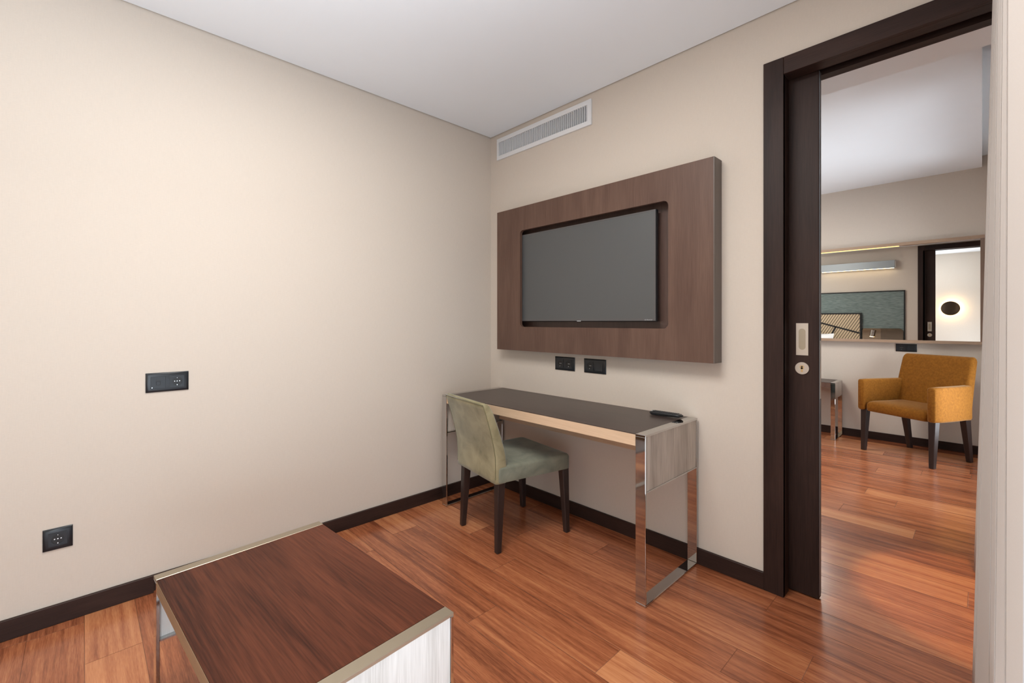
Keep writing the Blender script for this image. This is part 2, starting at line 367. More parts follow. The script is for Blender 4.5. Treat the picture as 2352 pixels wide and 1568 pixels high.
def make_floor():
    rnd = random.Random(11); w = 0.1635; Lp = 1.433
    known = {0: 2.0, 2: 2.21, 3: 2.0, 5: 1.695, 6: 1.172, 4: 0.95, 7: 0.35, 1: 1.2, 13: 0.39, -8: 2.37, -9: 1.99, -11: 2.239, -12: 2.054, -16: 2.032, -17: 2.301,
             -5: 1.35, -6: 2.75, -7: 1.75, -10: 1.2, -3: 1.45, -4: 2.6, -1: 1.2, -2: 2.7}
    toned = {(5, 1.695): .95, (5, 0.262): .35, (6, 1.172): .45, (4, 0.95): .55, (3, 2.0): .25, (0, 2.0): .30, (-8, 2.37-Lp): .95, (-7, 1.75): .15,
             (-8, 2.37): .30, (-5, 1.35): .8, (2, 2.21-Lp): .6, (3, 2.0-Lp): .40, (13, 0.39-Lp): .9}
    bm = bmesh.new(); uvl = bm.loops.layers.uv.new('edge'); cl = bm.loops.layers.color.new('plank')
    X0, X1, Y0, Y1 = -1.6, 2.96, -3.46, 3.80
    for r in range(-24, 22):
        ya, yb = -0.005-w*(r+1), -0.005-w*r
        if yb <= Y0 or ya >= Y1: continue
        s = known.get(r, rnd.uniform(0, Lp)); x = s
        while x > X0: x -= Lp
        while x < X1:
            t = rnd.uniform(0.08, 0.92)
            for (rr, xs), tv in toned.items():
                if rr == r and abs(xs-x) < 0.02: t = tv
            off, off2 = rnd.random(), rnd.random()
            xa, xb = x, x+Lp; xm, ym = (xa+xb)/2, (ya+yb)/2
            for (p, q) in ((xa, xm), (xm, xb)):
                for (u, v) in ((ya, ym), (ym, yb)):
                    P0, P1, U0, V1 = max(p, X0), min(q, X1), max(u, Y0), min(v, Y1)
                    if P0 >= P1 or U0 >= V1: continue
                    vs = [bm.verts.new((a, c, 0)) for a, c in ((P0, U0), (P1, U0), (P1, V1), (P0, V1))]
                    f = bm.faces.new(vs)
                    for lp in f.loops:
                        co = lp.vert.co
                        lp[uvl].uv = (min(abs(co.x-xa), abs(co.x-xb)), min(abs(co.y-ya), abs(co.y-yb)))
                        lp[cl] = (t, off, off2, 1)
            x += Lp
    # keep the body of the floor below the walking surface
    me = bpy.data.meshes.new('floor'); bm.normal_update(); bm.to_mesh(me); bm.free(); me.materials.append(M['floor'])
    o = bpy.data.objects.new('floor', me); COL.objects.link(o); tag(o, kind='structure'); return o
make_floor()

# walls
struct('wall_left', B(-0.10, 0.0, -3.52, 0.0, 0, 2.70), M['wall'])
def wall_tv():
    bm = bmesh.new()
    
    box(bm, -1.60, 1.985, 0.0, 0.16, 0, 2.500); box(bm, -1.60, 1.985, 0.0, 0.16, 2.608, 2.80)
    box(bm, -1.60, 0.100, 0.0, 0.16, 2.500, 2.608); box(bm, 0.936, 1.985, 0.0, 0.16, 2.500, 2.608); box(bm, 2.895, 3.02, 0.0, 0.16, 0, 2.80); box(bm, 1.985, 2.895, 0.0, 0.16, 2.40, 2.80)
    return bm
struct('wall_front', wall_tv(), M['wall'])
struct('wall_back', B(-0.10, 3.02, -3.52, -3.42, 0, 2.80), M['wall'])
def wall_window():
    bm = bmesh.new()
    for y0, y1 in ((-3.52, -3.20), (-0.85, 1.40), (3.30, 3.86)): box(bm, 2.92, 3.02, y0, y1, 0, 2.80)
    for y0, y1 in ((-3.20, -0.85), (1.40, 3.30)):
        box(bm, 2.92, 3.02, y0, y1, 0, 0.12); box(bm, 2.92, 3.02, y0, y1, 2.45, 2.80)
    return bm
struct('wall_right', wall_window(), M['wall'])
struct('wall_bedroom_far', B(-1.60, 3.02, 3.76, 3.86, 0, 2.80), M['wall'])
struct('wall_bedroom_left', B(-1.70, -1.60, 0.16, 3.86, 0, 2.80), M['wall'])
# ceilings (with the narrow shadow gap along the walls of the first room)
def ceil1():
    bm = bmesh.new(); box(bm, 0.010, 2.645, -3.410, -0.010, CZ, CZ+0.02); return bm
struct('ceiling', ceil1(), M['ceiling'])
struct('ceiling_slab', B(-0.1, 2.665, -3.5, 0.0, CZ+0.021, CZ+0.05), M['gap'])
struct('ceiling_curtain_recess', B(2.645, 2.92, -3.5, 0.0, 2.79, 2.82), M['ceiling'])
struct('ceiling_bedroom', B(-1.6, 2.645, 0.555, 3.76, 2.685, 2.82), M['ceiling'])
struct('ceiling_bedroom_soffit', B(-1.6, 2.92, 0.16, 0.555, 2.45, 2.82), M['ceiling'])
struct('ceiling_bedroom_recess', B(2.645, 2.92, 0.555, 3.76, 2.79, 2.82), M['ceiling'])
# baseboards
def bboard(x0, x1, y0, y1): return B(x0, x1, y0, y1, 0, 0.08, 0.002, 1)
struct('baseboard_left', bboard(0, 0.015, -3.42, -0.0), M['wengeY'])
struct('baseboard_front', bboard(0.015, 1.944, -0.015, 0.0), M['wengeX'])
struct('baseboard_back', bboard(0.015, 2.92, -3.42, -3.405), M['wengeX'])
struct('baseboard_bedroom', bboard(-1.6, 2.92, 3.745, 3.76), M['wengeX'])
# windows
def window(name, y0, y1):
    bm = bmesh.new(); z0, z1 = 0.12, 2.45
    for a, c in ((y0, y0+.05), (y1-.05, y1), ((y0+y1)/2-.03, (y0+y1)/2+.03)): box(bm, 2.945, 2.995, a, c, z0, z1)
    for a, c in ((z0, z0+.05), (z1-.05, z1)): box(bm, 2.945, 2.995, y0, y1, a, c)
    o = struct(name, bm, M['white'])
    g = obj('pane', B(2.968, 2.972, y0+.04, y1-.04, z0+.04, z1-.04), M['glass'], o)
window('window_1', -3.20, -0.85); window('window_2', 1.40, 3.30)

# door 1: sliding pocket door with its lining
def door():
    bm = bmesh.new()
    for yf, yb in ((-0.015, 0.004), (0.156, 0.175)):           # casings both sides
        box(bm, 1.942, 2.025, yf, yb, 0, 2.439, 0.0015, 1)
    for yf, yb in ((-0.015, 0.062), (0.120, 0.175)):           # jamb linings either side of the slot
        box(bm, 2.004, 2.025, yf+.003, yb, 0, 2.361)
    box(bm, 1.985, 1.990, 0.05, 0.13, 0, 2.38)                 # back of the pocket
    for yf, yb in ((-0.015, 0.175),):
        box(bm, 2.875, 2.918, yf, yb, 0, 2.439, 0.0015, 1)
    o = struct('door_1', bm, M['wengeZ'])
    bm = bmesh.new()
    for yf, yb in ((-0.015, 0.004), (0.156, 0.175)):
        box(bm, 2.0255, 2.8745, yf, yb, 2.361, 2.439, 0.0015, 1)
    for yf, yb in ((0.004, 0.062), (0.120, 0.156)): box(bm, 2.0255, 2.8745, yf, yb, 2.361, 2.40)
    box(bm, 2.0255, 2.8745, 0.062, 0.120, 2.385, 2.40)
    obj('door_head', bm, M['wengeX'], o)
    # the leaf, sticking out of the wall pocket
    lf = obj('door_leaf', B(1.995, 2.141, 0.074, 0.112, 0.006, 2.372, 0.002, 1), M['wengeZ'], o)
    obj('edge_strip', B(2.1405, 2.1425, 0.078, 0.108, 0.02, 2.365), M['edge'], o)
    lk = obj('lock_plate', B(2.1424, 2.1436, 0.084, 0.102, 0.90, 1.16), M['steel'], o)
    for side, yf in ((-1, 0.074), (1, 0.112)):
        bm = bmesh.new()
        hole = [(p[0], p[1]) for p in rrect(2.077, 1.165, 0.0135, 0.048, 0.0133, 6)]
        d = 0.0025*side
        plate_with_hole(bm, 2.053, 2.101, 1.092, 1.238, hole, yf+d, yf-d*.4)
        h = obj('door_handle', bm, M['steel'], o)
        obj('handle_recess', B(2.060, 2.094, min(yf, yf+d*.3)-0.0003, max(yf, yf+d*.3)+0.0003, 1.114, 1.216), M['champagne'], h)
        bm = cyl(bmesh.new(), (2.077, yf, 1.033), (0, side, 0), 0.0275, 0.005, 40)
        r = obj('lock_rosette', bm, M['steel'], o, smooth=40)
        bm = cyl(bmesh.new(), (2.077, yf+side*.005, 1.038), (0, side, 0), 0.0085, 0.002, 24)
        box(bm, 2.073, 2.081, min(yf+side*.005, yf+side*.007), max(yf+side*.005, yf+side*.007), 1.016, 1.036)
        cy = obj('lock_cylinder', bm, M['brass'], r, smooth=40)
        bm = cyl(bmesh.new(), (2.077, yf+side*.007, 1.040), (0, side, 0), 0.0035, 0.0006, 16)
        obj('keyhole', bm, M['black'], r)
door()

# ------------------------------------------------------------------ television panel, television
t = thing('television_wall_panel', 'large brown wooden wall panel framing the television in a rounded cutout', 'wall panel', (0.96, 0, 1.544))
o_ = lambda bm: xform(bm, Matrix.Translation((-0.96, 0, -1.544)))
hole = rrect(0.962, 1.544, 0.550, 0.336, 0.028, 6)
obj('front_board', o_(plate_with_hole(bmesh.new(), 0.174, 1.744, 1.042, 2.046, hole, -0.090, -0.068)), M['walnut'], t, label='brown front board with rounded rectangular cutout')
bm = bmesh.new(); box(bm, 0.174, 0.180, -0.0678, 0.0, 1.042, 2.046); box(bm, 0.180, 1.744, -0.0678, 0.0, 1.042, 1.060); box(bm, 0.180, 1.744, -0.0678, 0.0, 2.028, 2.046)
obj('frame_box', o_(bm), M['walnut'], t)
obj('side_edge', o_(B(1.7443, 1.7485, -0.0895, 0.0, 1.042, 2.046)), M['walnut_edge'], t, label='greyish edge strip on the right side')
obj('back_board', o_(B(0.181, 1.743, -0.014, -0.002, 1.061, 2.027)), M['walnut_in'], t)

tv = thing('television', 'flat black television switched off, set in the brown wall panel above the desk', 'television', (0.912, -0.04, 1.552))
o_ = lambda bm: xform(bm, Matrix.Translation((-0.912, 0.04, -1.552)))
obj('housing', o_(B(0.398, 1.430, -0.062, -0.040, 1.246, 1.853, 0.002, 1)), M['black'], tv)
bm = bmesh.new(); box(bm, 0.55, 1.27, -0.040, -0.016, 1.34, 1.70, 0.004, 1); obj('rear_housing', o_(bm), M['black'], tv)
bm = bmesh.new()
plate_with_hole(bm, 0.398, 1.427, 1.250, 1.852, rrect(0.9125, 1.5535, 0.5045, 0.2905, 0.001, 1), -0.0655, -0.0618)
obj('screen_border', o_(bm), M['bezel'], tv)
obj('screen', o_(B(0.405, 1.420, -0.0645, -0.0625, 1.260, 1.846)), M['screen'], tv)
def text(name, body, size, loc, mat, parent, ry=0, rz=0, ext=0.0002, align='CENTER'):
    c = bpy.data.curves.new(name, 'FONT'); c.body = body; c.size = size; c.extrude = ext; c.align_x = align; c.align_y = 'CENTER'
    tmp = bpy.data.objects.new(name+'_tmp', c); COL.objects.link(tmp)
    dg = bpy.context.evaluated_depsgraph_get(); me = bpy.data.meshes.new_from_object(tmp.evaluated_get(dg))
    bpy.data.objects.remove(tmp); me.materials.clear(); me.materials.append(mat)
    o = bpy.data.objects.new(name, me); COL.objects.link(o); o.location = loc; o.rotation_euler = (PI/2, 0, rz); o.parent = parent; return o
text('printed_name', 'LG NanoCell', 0.0085, (1.385-0.912, -0.0260, 1.2548-1.552), M['print'], tv)
obj('logo_bar', o_(B(0.895, 0.925, -0.0672, -0.0655, 1.2465, 1.2505)), M['print'], tv)
text('logo', 'LG', 0.0075, (0.912-0.912, -0.0268, 1.2487-1.552), M['black'], tv)

# ------------------------------------------------------------------ ventilation grille
g = thing('ventilation_grille', 'long white ventilation grille high on the wall near the corner', 'vent', (0.5225, 0, 2.554))
o_ = lambda bm: xform(bm, Matrix.Translation((-0.5225, 0, -2.554)))
obj('frame', o_(plate_with_hole(bmesh.new(), 0.083, 0.962, 2.474, 2.634, rrect(0.518, 2.554, 0.414, 0.051, 0.001, 1), -0.012, -0.0005)), M['white'], g)
bm = bmesh.new(); box(bm, 0.101, 0.935, 0.10, 0.102, 2.501, 2.607)
box(bm, 0.101, 0.935, 0.0, 0.0995, 2.501, 2.5025); box(bm, 0.101, 0.935, 0.0, 0.0995, 2.6055, 2.607)
box(bm, 0.101, 0.1025, 0.0, 0.0995, 2.503, 2.605); box(bm, 0.9335, 0.935, 0.0, 0.0995, 2.503, 2.605)
obj('duct', o_(bm), M['ventdark'], g)
bl = None
for k in range(48):
    x = 0.112+k*(0.812/47)-0.5225
    if bl is None:
        bm = B(-0.0016, 0.0016, -0.0005, 0.013, -0.0508, 0.0508)
        bm = xform(bm, Matrix.Rotation(math.radians(-8), 4, 'Z'))
        bl = obj('blade', bm, M['white'], g); b_ = bl
    else: b_ = bl.copy(); COL.objects.link(b_); b_.parent = g
    b_.location = (x, -0.0092, 0)

# ------------------------------------------------------------------ sockets
def socket(label, loc, rz, w, h, parts, cat='socket', name='power_socket', group=None):
    """plate in the local XZ plane facing -Y, centre at loc"""
    t = thing(name, label, cat, loc, rz, group)
    n = len(parts); pitch = 0.071 if n > 1 else 0
    # curved outer frame, four sloping sides
    bm = bmesh.new(); rings = []
    for (ex, y) in ((0, -0.0005), (0, -0.004), (0.004, -0.0075), (0.011, -0.0095)):
        hw, hh = w/2-ex, h/2-ex; rings.append([(hw, y, hh), (-hw, y, hh), (-hw, y, -hh), (hw, y, -hh)])
    loft(bm, rings)
    obj('cover_frame', bm, M['anthracite'], t, smooth=35)
    for i, kind in enumerate(parts):
        cx = (i-(n-1)/2)*pitch; s = 0.0275
        if kind in ('power', 'power3'):
            bm = bmesh.new(); hole = [(cx+0.0195*math.cos(a), 0.0195*math.sin(a)) for a in [2*PI*k/32 for k in range(32)]]
            plate_with_hole(bm, cx-s, cx+s, -s, s, hole, -0.0112, -0.0096)
            ins = obj('socket_insert', bm, M['anthracite'], t)
            obj('socket_well', cyl(bmesh.new(), (cx, -0.0097, 0), (0, -1, 0), 0.0193, 0.0005, 32), M['dark_in'], ins)
            for dx in ((-0.0095, 0, 0.0095) if kind == 'power3' else (0, 0.0095)):
                obj('contact', cyl(bmesh.new(), (cx+dx, -0.0102, 0.001), (0, -1, 0), 0.0022, 0.0006, 12), M['pin'], ins)
            obj('earth_clip', B(cx-0.0016, cx+0.0016, -0.0112, -0.0101, -0.0185, -0.0145), M['pin'], ins)
            if kind == 'power3': obj('earth_clip', B(cx-0.0012, cx+0.0012, -0.0112, -0.0101, 0.0155, 0.0180), M['pin'], ins)
        elif kind == 'rocker':
            bm = hexa(bmesh.new(), [(cx-s, -0.0140, -s), (cx+s, -0.0140, -s), (cx+s, -0.0096, -s), (cx-s, -0.0096, -s), (cx-s, -0.0108, s), (cx+s, -0.0108, s), (cx+s, -0.0096, s), (cx-s, -0.0096, s)], 0.001, 2)
            obj('switch_rocker', bm, M['anthracite'], t)
        elif kind == 'data':
            ins = obj('data_insert', B(cx-s, cx+s, -0.0114, -0.0096, -s, s, 0.0006, 1), M['anthracite'], t)
            obj('port_opening', B(cx-0.0085, cx+0.0085, -0.0119, -0.0112, -0.012, 0.0105), M['dark_in'], ins)
            obj('port_shutter', B(cx-0.0072, cx+0.0072, -0.0135, -0.0117, -0.0115, 0.0045, 0.0006, 1), M['anthracite'], ins)
            obj('status_dot', cyl(bmesh.new(), (cx-0.0225, -0.0113, -0.0225), (0, -1, 0), 0.0022, 0.0005, 12), M['pin'], ins)
    return t
socket('black double power socket, the left one of two plates below the wall panel', (0.745, 0, 0.9685), 0, 0.165, 0.088, ['power', 'power'])
socket('black plate with one power socket and one rocker switch, below the wall panel', (0.985, 0, 0.9685), 0, 0.164, 0.088, ['power', 'rocker'])
socket('black plate with a data port and a power socket on the plain left wall', (0, -2.011, 0.9635), PI/2, 0.161, 0.089, ['data', 'power3'])
socket('black single power socket low on the left wall above the skirting', (0, -2.373, 0.350), PI/2, 0.088, 0.088, ['power3'])
socket('black socket and switch plate under the wall mirror behind the mustard armchair', (2.112, 3.76, 0.978), 0, 0.163, 0.078, ['power3', 'rocker'])

# ------------------------------------------------------------------ framed tables (desk, low table, side table share one construction)
def framed_table(t, L, D, H, fw, side_z, apron_h, top_mat, apron_mat, modesty=None, strip_mat=None, panel_mat=None):
    """local origin at floor centre; L along X, D along Y; flat steel loops at both ends"""
    hx, hy = L/2, D/2; th = 0.010; strip_mat = strip_mat or M['chrome']
    for s in (-1, 1):
        x0, x1 = (hx-fw, hx) if s > 0 else (-hx, -hx+fw)
        e = 0.0012
        fr = obj('top_rail', B(x0, x1, -hy, hy, H-th, H, e, 1), strip_mat, t)
        obj('foot_rail', B(x0, x1, -hy, hy, 0, th, e, 1), M['chrome'], t)
        for y0, y1 in ((-hy, -hy+th), (hy-th, hy)):
            obj('leg', B(x0, x1, y0, y1, th+.0003, H-th-.0003, e, 1), M['chrome'], t)
        px0, px1 = (hx-0.022, hx-0.003) if s > 0 else (-hx+0.003, -hx+0.022)
        obj('side_panel', B(px0, px1, -hy+th+.001, hy-th-.001, side_z+.006, H-th-.001), panel_mat or M['greyoak'], t)
        obj('lower_rail', B(x0 if s > 0 else x0, x1, -hy+th+.0005, hy-th-.0005, side_z, side_z+.0058), M['chrome'], t)
    obj('tabletop', B(-hx+fw+.001, hx-fw-.001, -hy+.002, hy-.002, H-0.004, H-0.0005), top_mat, t)
    obj('apron', B(-hx+fw+.001, hx-fw-.001, -hy+.001, -hy+.02, H-apron_h, H-0.0041), apron_mat, t)
    obj('apron', B(-hx+fw+.001, hx-fw-.001, hy-.02, hy-.001, H-apron_h, H-0.0041), apron_mat, t)
    obj('core_board', B(-hx+fw+.0015, hx-fw-.0015, -hy+.0201, hy-.0201, H-apron_h+.004, H-0.0041), apron_mat, t)
    if modesty: obj('modesty_panel', B(-hx+fw+.001, hx-fw-.001, hy-.040, hy-.0205, modesty, H-apron_h+.003), M['oak'], t)
    return t
desk = thing('desk', 'long desk with dark brown top and mirror-chrome end frames under the television', 'desk', (0.8715, -0.2745, 0))
framed_table(desk, 1.525, 0.517, 0.75, 0.049, 0.496, 0.054, M['desktop'], M['oak'], modesty=0.522)
low = thing('coffee_table', 'low table with reddish brown wood top and end panels coloured as window-lit in the foreground', 'table', (1.246, -1.851, 0), math.radians(3.73))
framed_table(low, 0.830, 0.522, 0.45, 0.0375, 0.255, 0.042, M['tabletop'], M['oakdark'], strip_mat=M['champagne'], panel_mat=M['litoak'])
side = thing('side_table', 'small chrome-framed side table beside the mustard armchair, half hidden by the door', 'table', (1.21, 3.557, 0))
framed_table(side, 0.75, 0.350, 0.603, 0.040, 0.440, 0.050, M['desktop'], M['walnut'])

# ------------------------------------------------------------------ remote control
r = thing('remote_control', 'slim black remote control lying on the right end of the desk', 'remote control', (1.504, -0.098, 0.7505), math.radians(3))
rings = []
for k in range(13):
    u = k/12; x = -0.089+0.178*u; hw = 0.0225-0.002*abs(u-0.5); e = min(1, math.sqrt(max(0.02, 1-(1-min(u, 1-u)*10)**2)) if min(u, 1-u) < 0.1 else 1)
    zt = 0.021; zb = 0.002+0.010*abs(u-0.12)**1.4*0.6
    sec = rrect(0, 0, hw*e if e > .3 else hw*.3, (zt-zb)/2*max(e, .5), 0.006, 4)
    rings.append([(x, p[0], (zt+zb)/2+p[1]) for p in sec])
body = obj('remote_body', loft(bmesh.new(), rings), M['black'], r, smooth=50)
bt = None
for i in range(14):
    for j in range(3):
        bm = None
        if bt is None:
            bm = hexa(bmesh.new(), [(-.0035,-.0045,0),(.0035,-.0045,0),(.0035,.0045,0),(-.0035,.0045,0),(-.003,-.004,.0022),(.003,-.004,.0022),(.003,.004,.0022),(-.003,.004,.0022)], .0006, 1)
            bt = obj('button', bm, M['anthracite'], r); q = bt
        else: q = bt.copy(); COL.objects.link(q); q.parent = r
        q.location = (-0.066+i*0.0098, (j-1)*0.0125, 0.0205)
obj('power_button', cyl(bmesh.new(), (-0.078, 0.011, 0.0205), (0, 0, 1), 0.0035, 0.002, 16), M['pin'], r)
obj('printed_mark', B(-0.079, -0.073, -0.013, 0.004, 0.0206, 0.0211), M['print'], r)

# ------------------------------------------------------------------ green dining chair
ch = thing('dining_chair', 'olive green velvet dining chair with dark legs pushed under the desk', 'chair', (0.682, -0.416, 0), math.radians(-9.6))
def tapered_leg(x, y, z1, top, bot, dx=0, dy=0, chamf=0.004):
    bm = bmesh.new(); a, b2 = top/2, bot/2
    hexa(bm, [(x+dx-b2, y+dy-b2, 0), (x+dx+b2, y+dy-b2, 0), (x+dx+b2, y+dy+b2, 0), (x+dx-b2, y+dy+b2, 0),
              (x-a, y-a, z1), (x+a, y-a, z1), (x+a, y+a, z1), (x-a, y+a, z1)], chamf, 1)
    return bm
for x, y, dx, dy in ((-0.186, -0.218, -0.012, -0.018), (0.192, -0.218, 0.010, -0.018), (-0.212, 0.213, -0.008, 0.018), (0.216, 0.213, 0.008, 0.018)):
    obj('leg', tapered_leg(x, y, 0.392, 0.048, 0.030, dx, dy), M['leg'], ch, smooth=30)
# seat: rounded block, slightly domed, wider in front
rings = []
def seat_ring(z, inset, dome=0):
    pts = rrect(0, 0, 1, 1, 0.09, 5); out = []
    for u, v in pts:
        hw = 0.232 if v < 0 else 0.246
        hw = 0.228+(v+1)/2*0.016
        out.append((u*(hw-inset), 0.0+v*(0.248-inset)-0.003, z))
    return out
for z, i in ((0.378, 0.010), (0.380, 0.002), (0.388, 0.0), (0.450, 0.0), (0.459, 0.003), (0.465, 0.010), (0.469, 0.03), (0.474, 0.09), (0.477, 0.15)):
    rings.append(seat_ring(z, i))
obj('seat', loft(bmesh.new(), rings), M['velvet_seat'], ch, smooth=60)
# backrest: section lofted upwards, leaning back above the seat
def back_line(z):
    """y of the rear face"""
    u = max(0, (z-0.50)/0.33); return -0.262-0.088*u**1.35
rings = []
zs = [0.374, 0.378, 0.40, 0.46, 0.52, 0.57, 0.62, 0.67, 0.72, 0.76, 0.79, 0.806, 0.815, 0.820]
for z in zs:
    yb = back_line(z); th = 0.078-0.034*max(0, (z-0.42)/0.40); hw = 0.222+0.006*(z-0.37)/0.45
    e = 0.0
    if z > 0.80: e = {0.806: 0.003, 0.815: 0.010, 0.820: 0.018}[z]
    if z < 0.376: e = 0.005
    sec = rrect(0, yb+th/2, hw-e*0.6, th/2-e, 0.014, 4)
    # concave rear face: pull the middle of the back slightly forward
    rings.append([(x, y+0.010*(1-(x/hw)**2)*(0.5 if z > 0.5 else 0.1), z-(0.010*abs(x/hw)**5 if z > 0.78 else 0)) for x, y in sec])
bk = obj('backrest', loft(bmesh.new(), rings), M['velvet'], ch, smooth=60)
pts = []
for s in (-1, 1):
    seq = [z for z in zs if 0.38 <= z <= 0.807]
    col = [(s*(0.222+0.006*(z-0.37)/0.45-0.006), back_line(z)+0.0015, z) for z in seq]
    pts += col if s < 0 else col[::-1]
obj('piping', tube(bmesh.new(), pts, 0.0022, 6), M['piping'], bk, smooth=80)

# ------------------------------------------------------------------ mustard armchair in the bedroom
ac = thing('armchair', 'wide mustard yellow armchair with dark legs against the bedroom wall under the mirror', 'armchair', (2.23, 3.27, 0), math.radians(150))
for x, y, dx, dy in ((-0.292, 0.240, 0, 0.018), (0.286, 0.240, 0.004, 0.018), (-0.245, -0.195, 0.004, -0.066), (0.245, -0.195, -0.004, -0.066)):
    obj('leg', tapered_leg(x, y, 0.400, 0.056, 0.036, dx, dy), M['leg'], ac, smooth=30)
rings = []
for z, i, b_ in ((0.388, 0.006, 0), (0.394, 0.0, 0), (0.43, -0.002, 0), (0.455, 0.0, 0), (0.470, 0.010, 0), (0.482, 0.035, 0), (0.489, 0.085, 0), (0.492, 0.14, 0)):
    rings.append([(u*(0.262-max(0, i)*0.9), 0.045+v*(0.232-i), z) for u, v in rrect(0, 0, 1, 1, 0.14, 5)])
obj('seat', loft(bmesh.new(), rings), M['mustard'], ac, smooth=60)
for s in (-1, 1):      # arms: follow a plan line that curves in towards the back
    rings = []
    for k in range(11):
        u = k/10; y = 0.285-0.47*u; xo = 0.334-0.030*max(0, (u-0.25)/0.75)**1.6; tk = 0.070
        e = 0.010 if k == 0 else (0.003 if k == 1 else 0)
        if k == 1: y = 0.277
        sec = rrect(0, 0, tk/2-e, (0.688-0.388)/2-e, 0.022, 4)
        rings.append([(s*(xo-tk/2)+p[0], y, 0.538+p[1]) for p in sec])
    obj('armrest', loft(bmesh.new(), rings), M['mustard'], ac, smooth=60)
rings = []
for z in (0.388, 0.395, 0.45, 0.52, 0.60, 0.66, 0.72, 0.78, 0.84, 0.89, 0.912, 0.925, 0.931):
    yb = -0.205-0.095*max(0, (z-0.42)/0.51)**1.15; th = 0.105-0.035*(z-0.388)/0.54; hw = 0.302-0.012*(z-0.388)/0.54
    e = {0.388: 0.006, 0.912: 0.004, 0.925: 0.013, 0.931: 0.024}.get(z, 0)
    sec = rrect(0, yb+th/2, hw-e, th/2-e, 0.03, 4)
    rings.append([(x, y, z) for x, y in sec])
obj('backrest', loft(bmesh.new(), rings), M['mustard'], ac, smooth=60)

# ------------------------------------------------------------------ wall mirror in the bedroom
mt = thing('wall_mirror', 'long horizontal wall mirror in a thin light wood frame, in the bedroom', 'mirror', (1.6, 3.76, 1.538))
o_ = lambda bm: xform(bm, Matrix.Translation((-1.6, -3.76, -1.538)))
bm = bmesh.new(); box(bm, 0.55, 2.662, 3.690, 3.759, 1.031, 1.058); box(bm, 0.55, 2.662, 3.690, 3.759, 2.015, 2.045); obj('frame', o_(bm), M['frameoak'], mt)
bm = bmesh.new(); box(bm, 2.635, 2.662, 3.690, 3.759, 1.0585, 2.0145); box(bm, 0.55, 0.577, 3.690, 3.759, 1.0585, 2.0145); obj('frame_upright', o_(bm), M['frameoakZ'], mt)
obj('gold_glow_line', o_(B(0.60, 2.06, 3.700, 3.708, 2.0125, 2.0149)), glow('frame_gold_glow', (1.0, 0.66, 0.22), 2.2), mt)  # glow strip added to give the gold line under the top bar
obj('mirror_glass', o_(B(0.578, 2.634, 3.720, 3.726, 1.0585, 2.0145)), M['mirror'], mt)

# ------------------------------------------------------------------ what the mirror shows: bed wall, lamps
hb = thing('headboard_wall_panel', 'teal woven wall panel with thin black border behind the bed, seen in the mirror', 'wall panel', (0.2, 0.16, 0.9))
o_ = lambda bm: xform(bm, Matrix.Translation((-0.2, -0.16, -0.9)))
obj('cloth_field', o_(B(-1.2, 1.775, 0.1605, 0.180, 0.08, 1.735)), M['teal'], hb)
bm = bmesh.new(); box(bm, -1.22, 1.792, 0.1605, 0.188, 1.7355, 1.752); box(bm, 1.7755, 1.792, 0.1605, 0.188, 0.08, 1.735); obj('border', o_(bm), M['black'], hb)
wh = thing('headboard', 'slatted light wood headboard with black diagonal strips, seen in the mirror', 'headboard', (0.3, 0.19, 0.7))
o_ = lambda bm: xform(bm, Matrix.Translation((-0.3, -0.19, -0.7)))
obj('slatted_panel', o_(B(-0.60, 1.215, 0.1905, 0.225, 0.3, 1.370)), M['slats'], wh)
bm = bmesh.new(); box(bm, -0.62, 1.24, 0.1905, 0.232, 1.3705, 1.392); box(bm, 1.2155, 1.24, 0.1905, 0.232, 0.3, 1.370); obj('border', o_(bm), M['black'], wh)
def strip(p, q, w=0.012):
    d = Vector((q[0]-p[0], 0, q[1]-p[1])).normalized(); n = Vector((-d.z, 0, d.x))*w
    P, Q = Vector((p[0], 0, p[1])), Vector((q[0], 0, q[1])); a = [P-n, Q-n, Q+n, P+n]
    return o_(hexa(bmesh.new(), [(v.x, 0.2255, v.z) for v in a]+[(v.x, 0.233, v.z) for v in a]))
obj('diagonal_strip', strip((0.20, 1.365), (1.213, 1.050)), M['black'], wh)
obj('diagonal_strip', strip((0.880, 1.152), (0.68, 0.72)), M['black'], wh)

# bed
bd = thing('bed', 'double bed made up in white linen, seen only in the mirror', 'bed', (0.1, 1.25, 0))
obj('bed_base', B(-0.85, 0.85, -1.0, 1.0, 0.0, 0.30, 0.01, 2), M['wengeX'], bd)
obj('mattress', B(-0.85, 0.85, -1.0, 1.0, 0.3005, 0.58, 0.05, 4), M['linen'], bd, smooth=50)
def pillow_bm(w, h, th):
    bm = bmesh.new(); n = 14; grid = {}
    for side in (1, -1):
        for i in range(n+1):
            for j in range(n+1):
                u, v = i/n*2-1, j/n*2-1
                k = (max(0, 1-abs(u)**2.6)*max(0, 1-abs(v)**2.6))**0.5
                pin = 1-0.06*(1-abs(u)**2)*abs(v)**6
                pin2 = 1-0.06*(1-abs(v)**2)*abs(u)**6
                if side == -1 and (i in (0, n) or j in (0, n)): grid[side, i, j] = grid[1, i, j]; continue
                grid[side, i, j] = bm.verts.new((u*w/2*pin2, side*th/2*k, v*h/2*pin))
        for i in range(n):
            for j in range(n):
                q = [grid[side, i, j], grid[side, i+1, j], grid[side, i+1, j+1], grid[side, i, j+1]]
                bm.faces.new(q if side == 1 else q[::-1])
    return bm
for k, x in enumerate((0.52, -0.32)):
    p = obj('pillow', xform(pillow_bm(0.72, 0.46, 0.17), Matrix.Rotation(math.radians(14), 4, 'X')), M['linen'], smooth=80)
    p.location = (x, 0.40, 0.815)
    tag(p, ['white pillow propped against the headboard, its corner showing in the mirror', 'white pillow propped against the headboard on the far side of the bed'][k], 'pillow', 'pillows on the bed')

